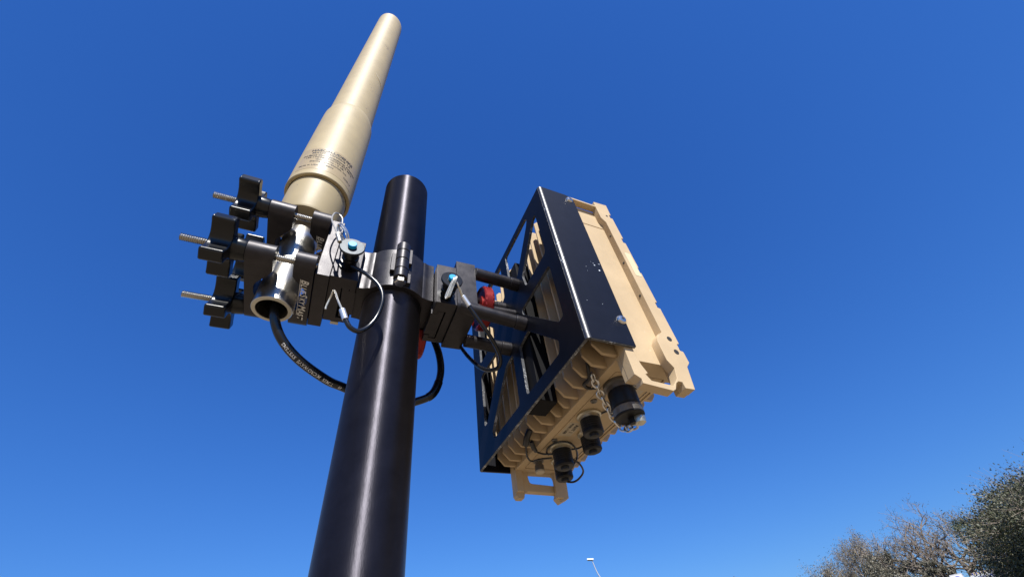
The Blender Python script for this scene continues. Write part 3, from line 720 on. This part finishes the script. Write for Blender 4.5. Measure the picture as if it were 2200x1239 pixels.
for c in (237.5, 29.5):
    bm = lathe([(0, -2.6), (1.6, -2.6), (3.6, -2.1), (4.7, -.8), (4.9, 0), (0, 0)], 28, AX((0, 1, 0), (48-5.5 if c > 100 else 45, 0, c-3 if c > 100 else c)))
    s_ = cage('screw', bm, STEEL); 
    bm = lathe([(0, -2.75), (1.5, -2.75), (1.5, -2.5), (0, -2.5)], 6, AX((0, 1, 0), (48-5.5 if c > 100 else 45, 0, c-3 if c > 100 else c)))
    bmesh.ops.scale(bm, vec=(mm,)*3, verts=bm.verts); obj('hex_socket', bm, INK, s_)
# black spine block behind the hub
cage('spine_block', B(4.5, 24, 96, 124, 1, 208), FLAT, .001)
for b, c in ((93, 158), (92, 93), (135, 91), (136, 158)):
    cage('hub_screw', lathe([(0, 3.2), (5, 3.2), (5, 6.5), (0, 6.8)], 16, AX((1, 0, 0), (0, b, c))), STEEL)

# ================================================================ RADIO
RF = BF.copy()
t = thing('radio_unit', 'finned tan military radio box held in the black cage', 'radio', mtx=RF)
def rad(name, bm, mt=TAN, bevel=.0006, lab=None, parent=None, seg=2):
    bmesh.ops.scale(bm, vec=(mm, mm, mm), verts=bm.verts)
    o = obj(name, bm, mt, parent or t, bevel, seg)
    if lab: o['label'] = lab
    return o
rad('body', B(40, 107, 12.5, 241.5, -1.5, 247))
# frames at both sides: outline with feet and slotted rear edge, window/recess inside
out = [(38.5, 251), (38.5, -27.5), (44, -31), (44, -35), (73.5, -37.8), (76.5, -36), (80.5, -29.5), (84, -27), (88.3, -27.3), (88.8, -33), (99, -33), (104, -9), (109, -4),
       (109, 9), (105.8, 9.6), (105.8, 17), (109, 18.2), (109, 64.5), (105.8, 65), (105.8, 72), (109, 73.2), (109, 119.5), (105.8, 120), (105.8, 127.5), (109, 128.7), (109, 175.2), (105.8, 175.7), (105.8, 183.5), (109, 184.7), (109, 229), (105.8, 229.5), (105.8, 236.5), (109, 237.5), (110, 262.5), (89, 261), (88.5, 250.8)]
inn = [(50, -16), (53.5, -24), (50.5, -25.5), (54, -31), (76, -32.5), (84, -24), (87, -13), (82.5, -5), (82.5, 17), (87, 25), (93.6, 29), (93.6, 214), (88.6, 223), (88.6, 247.6), (48, 247.6), (48, -6)]
fm = rad('side_frame', plate(out, [inn], 3.3, 12.4, 'xz'), bevel=.0005, lab='near side frame with hooked feet and slotted rear edge')
rad('foot_block', B(38.7, 47.7, 12.5, 17.2, -27.3, -1.8)); rad('foot_block', B(89.2, 98.7, 12.5, 17.2, -32.7, -1.8)); 
out2 = [(38.5, 251), (38.5, -30), (41, -33), (48.5, -33), (50, -28), (54, -25), (93, -26), (91, -31), (96, -36.5), (108, -31), (109.5, -6), (109, 20), (109, 251)]
inn2 = fillet([(56, -4), (58, -16), (96, -18), (94, -4)], 4, 4)
f2 = rad('side_frame', plate(out2, [inn2], 241.6, 250.6, 'xz'), bevel=.0005, lab='far side frame with hooked feet below the box')
rad('foot_block', B(38.7, 47.7, 237, 241.5, -27.3, -1.8)); rad('foot_block', B(89.2, 98.7, 237, 241.5, -32.7, -1.8))
rad('cover_plate', B(47.5, 94, 12.0, 13.2, -4.5, 208.6), bevel=.0003, lab='sunlit flat cover inside the near side recess')
rad('cover_plate', B(47.5, 94, 11.6, 13.2, 209.4, 236), bevel=.0003)
for a, c in ((100.5, 231.5), (99, 22), (99.5, 6.8)):
    rad('frame_hole', lathe([(0, 3.0), (2.7 if c < 100 else 1.6, 3.0), (2.7 if c < 100 else 1.6, 3.28), (0, 3.28)], 20, AX((0, 1, 0), (a, 0, c))), INK, 0, parent=None)
for c in (188, 136, 82):
    rad('drain_hole', lathe([(0, 93.2), (1.5, 93.2), (1.5, 93.55), (0, 93.55)], 14, AX((1, 0, 0), (0, 7.2, c))), INK, 0)
for c in (13.5, 68.5, 123.8, 179.6, 233):
    rad('frame_screw', cyl(2.6, 106, 109.4, 'x', (8, c), 16, .2), PLAS, 0)
rad('label', plate(fillet([(98, 112), (106.5, 112), (106.5, 153), (98, 153)], 1.5, 3), [], 3.05, 3.25, 'xz'), STK, 0, 'small cream sticker on the near frame')
# fins: front
def fin(a_tip, a_root, c0, c1, ch, w0=1.2, w1=2.0):
    bm = bmesh.new(); pr = [(a_tip, c0+ch), (a_tip+ch*.9, c0), (a_root, c0), (a_root, c1), (a_tip+ch*.5, c1), (a_tip, c1-ch*.6)]
    L = [[], []]
    for a, c in pr:
        tt = (a-a_tip)/(a_root-a_tip); w = w0+(w1-w0)*tt
        for s in (0, 1): L[s].append(bm.verts.new((a, (-w if s == 0 else w), c)))
    bm.faces.new(L[0]); bm.faces.new(L[1][::-1])
    for i in range(len(pr)): j = (i+1) % len(pr); bm.faces.new((L[0][i], L[0][j], L[1][j], L[1][i]))
    bmesh.ops.scale(bm, vec=(mm,)*3, verts=bm.verts); bmesh.ops.recalc_face_normals(bm, faces=bm.faces)
    return bm
pf = obj('cooling_fin', fin(17, 40.5, 0, 245, 9), TAN, t, .0005); ps = obj('cooling_fin', fin(27, 40.5, 0, 245, 7), TAN, t, .0005); pr_ = obj('cooling_fin', fin(-125, -107.5, -1, 244, 7), TAN, t, .0005)
fb = [17, 34, 51, 68, 85, 102, 119, 136, 153, 170, 187, 204, 221, 236]; first = {'f': True, 's': True}
for b in fb:
    kind = 's' if b in (102, 119) else 'f'; src = ps if kind == 's' else pf
    if first[kind]: q = src; first[kind] = False
    else: q = src.copy(); C.objects.link(q)
    q.parent = t; q.matrix_basis = Matrix.Translation((0, b*mm, 0))
for i, b in enumerate(range(20, 246, 17)):
    q = pr_ if i == 0 else pr_.copy()
    if i: C.objects.link(q)
    q.parent = t; q.matrix_basis = Matrix.Translation((0, b*mm, 0))@Matrix.Rotation(PI, 4, 'Z')
# underside
rad('bottom_frame', plate([(39, 12.6), (107.3, 12.6), (107.3, 241.4), (39, 241.4)], [fillet([(48, 32), (104, 32), (104, 232), (48, 232)], 3, 4)], -3.4, -1.5, 'xy'), bevel=.0004)
cpn = rad('connector_panel', plate(fillet([(49.2, 33.2), (102.8, 33.2), (102.8, 230.8), (49.2, 230.8)], 2.6, 4), [], -2.9, -1.5, 'xy'), bevel=.0003)
for (a0, a1, b0, b1) in ((70, 95, 36, 64), (51, 66, 122, 150), (69, 74, 100, 226)):
    rad('panel_label', B(a0, a1, b0, b1, -3.05, -2.9) if a1 != 74 else B(98.6, 99.6, 40, 226, -3.0, -2.9), LBLW if a1 != 74 else INK, 0)
def under(ox, oy, sz, s=1):
    return lambda x, y: Vector(((ox+y*1000)*mm, (oy+x*1000)*mm, -.00312))
for s, a, b, sz in (('DATA', 80, 43, .0085), ('ANT 1', 60, 126, .0060), ('PWR / USB', 54, 124, .0045)):
    text_mesh(s, sz, under(a, b, sz), INK, 'printed_line', t, align='LEFT', bold=.0002)
def vlathe(a, b, prof, seg=40): return lathe(prof, seg, AX((0, 0, -1), (a, b, 0)))
def connector(a, b, R, L, ring, grooves=True, label=None, cap=CAP, knob=True):
    rad('connector_nut', vlathe(a, b, [(0, 2.5), (R*1.18, 2.5), (R*1.22, 3.2), (R*1.22, 5.2), (R*1.05, 6.0), (R*1.02, 9), (0, 9)]), ring, 0)
    prof = [(0, 8), (R*.95, 8), (R, 8.8)]; z = 9.5
    while z < L-5 and grooves: prof += [(R, z), (R*.965, z+.5), (R*.965, z+1.1), (R, z+1.6)]; z += 2.2
    prof += [(R, L-1.5), (R*.9, L), (R*.45, L), (R*.40, L+2.2), (R*.2, L+2.6), (0, L+2.6)]
    o = rad('connector_cap', vlathe(a, b, prof), cap, 0, label); return o
# big connector with chain
rad('connector_flange', vlathe(63, 50, [(0, 2.5), (14.5, 2.5), (14.8, 3.3), (14.8, 6), (12.5, 7), (12.2, 12), (0, 12)]), GREY, 0)
bigc = rad('connector_cap', vlathe(63, 50, [(0, 11), (12.2, 11), (12.9, 12), (12.9, 26), (12.4, 27), (13.2, 28), (13.2, 36), (12.4, 37), (0, 37)], 64), CAP, 0, 'largest black connector cap with knurled band')
kb = lathe([(13.15, 28.5), (13.35, 28.9)] + [(13.35 if i % 2 else 13.2, 29+i*.5) for i in range(12)] + [(13.15, 35.2)], 64, AX((0, 0, -1), (63, 50, 0))); rad('knurled_band', kb, GREY, 0)
rad('cap_stud', vlathe(66, 50, [(0, 37), (4.2, 37), (4.2, 42), (0, 42.5)]), CAP, 0)
rad('cap_eyelet', vlathe(69, 46, [(0, 37), (5, 37.2), (5.4, 39), (4.6, 43), (2.5, 44.5), (0, 44.8)], 28), NICK, 0)
connector(63, 105, 10.4, 24, NICK, label='black ribbed cap in the middle of the underside')
connector(66, 172, 10.6, 27, NICK, label='black ribbed cap near the far foot')
connector(82, 138, 10.0, 24, NICK, label='second row cap in the middle')
connector(83, 203, 10.0, 26, NICK, label='second row cap near the far foot')
rad('small_connector', vlathe(57, 211, [(0, 2.5), (6, 2.5), (6, 4.5), (4.2, 5), (4.2, 8), (5.2, 8.5), (5.4, 15), (0, 15)], 28), GREY, 0); rad('small_connector_cap', vlathe(57, 211, [(0, 14.5), (5.4, 14.5), (5.4, 16), (4.9, 16.6), (0, 16.6)], 28), LBLW, 0)
for a, b in ((54, 80), (80, 92), (76, 122), (52, 160), (95, 160), (95, 100)): rad('panel_screw', vlathe(a, b, [(0, 2.9), (3.4, 2.9), (3.4, 4.0), (2.5, 4.8), (0, 5)], 20), GREY, 0)
rad('panel_stud', vlathe(66, 125, [(0, 2.9), (2.8, 2.9), (2.8, 12), (2.2, 12.5), (0, 12.6)], 20), LBLW, 0)
def L3(l): return [Vector(p) for p in l]
rad('cap_cord', tube(L3([(24.2, 167.7, -2.0), (30, 174, -5), (36.0, 180.4, -6.0), (47.5, 183.0, -8.0), (58.0, 177.9, -10.0)]), 1.0, 8), SHE, 0)
rad('cap_cord', tube(L3([(26.1, 178.1, -2.0), (33.3, 192.0, -8.0), (41.0, 198.1, -10.0), (47.1, 190.0, -11.0), (58.6, 182.7, -12.0)]), 1.0, 8), SHE, 0)
rad('cap_cord', tube(L3([(56, 184, -8.0), (51.7, 180.1, -7.0), (49.1, 168.1, -7.0), (53.5, 156.6, -7.0), (64.7, 153.5, -8.0), (76.7, 160.3, -10.0), (84.7, 172.4, -14.0), (82.1, 178.9, -20.0)]), 1.1, 8), SHE, 0)
rad('cap_cord', tube(L3([(73.1, 165.2, -20.0), (83.4, 168.3, -24.0), (92.6, 178.6, -27.0), (94.0, 190.7, -29.0), (90.9, 198.4, -30.0), (85.2, 203, -28.5)]), 1.1, 8), SHE, 0)
rad('cap_cord', tube(L3([(78.1, 172.2, -6.0), (84.6, 165.6, -7.0), (85.6, 152, -9.0), (83, 144, -12)]), 1.0, 8), SHE, 0)
rad('cap_cord', tube(L3([(70, 100, -5), (80, 88, -4), (84, 76, -4), (76, 66, -6)]), .9, 8), SHE, 0)
rad('cord_anchor', tube(L3([(24, 160, 6), (22.5, 167, 0), (25, 176, -3)]), 3.4, 12), RUB, 0); rad('cord_anchor', tube(L3([(28, 168, -3), (33, 174, -6), (38, 180, -7)]), 2.2, 10), RUB, 0)
rad('cord_anchor', tube(L3([(26, 40, 8), (28, 44, 2), (31, 50, -2), (30, 58, -3), (38, 62, -3), (46, 58, -3)]), 1.6, 10), RUB, 0)
# chain of oval links
cpth = catmull(L3([(32, 45, 0), (36, 49.1, -6.0), (43.7, 55.7, -13.0), (51, 61, -20), (58, 65.2, -28.0), (64, 66, -36.0), (66.9, 60, -41.0), (68, 52, -42.5)]), 8)
acc2 = [0]
for a, b in zip(cpth, cpth[1:]): acc2.append(acc2[-1]+(b-a).length)
LL = acc2[-1]; nl = 12; 
for i in range(nl):
    s = (i+.5)/nl*LL; j = max(k for k in range(len(acc2)) if acc2[k] <= s); j = min(j, len(cpth)-2); p = cpth[j].lerp(cpth[j+1], (s-acc2[j])/(acc2[j+1]-acc2[j])); d = (cpth[j+1]-cpth[j]).normalized()
    side = d.orthogonal().normalized(); side.rotate(Matrix.Rotation(i*PI/2+.4, 3, d)); ln = LL/nl*.72
    ring = [p+d*ln*math.cos(q*2*PI/16)+side*3.0*math.sin(q*2*PI/16) for q in range(16)]
    rad('chain_link', tube(ring, 1.0, 8, closed=True, smooth=0), STEEL, 0)
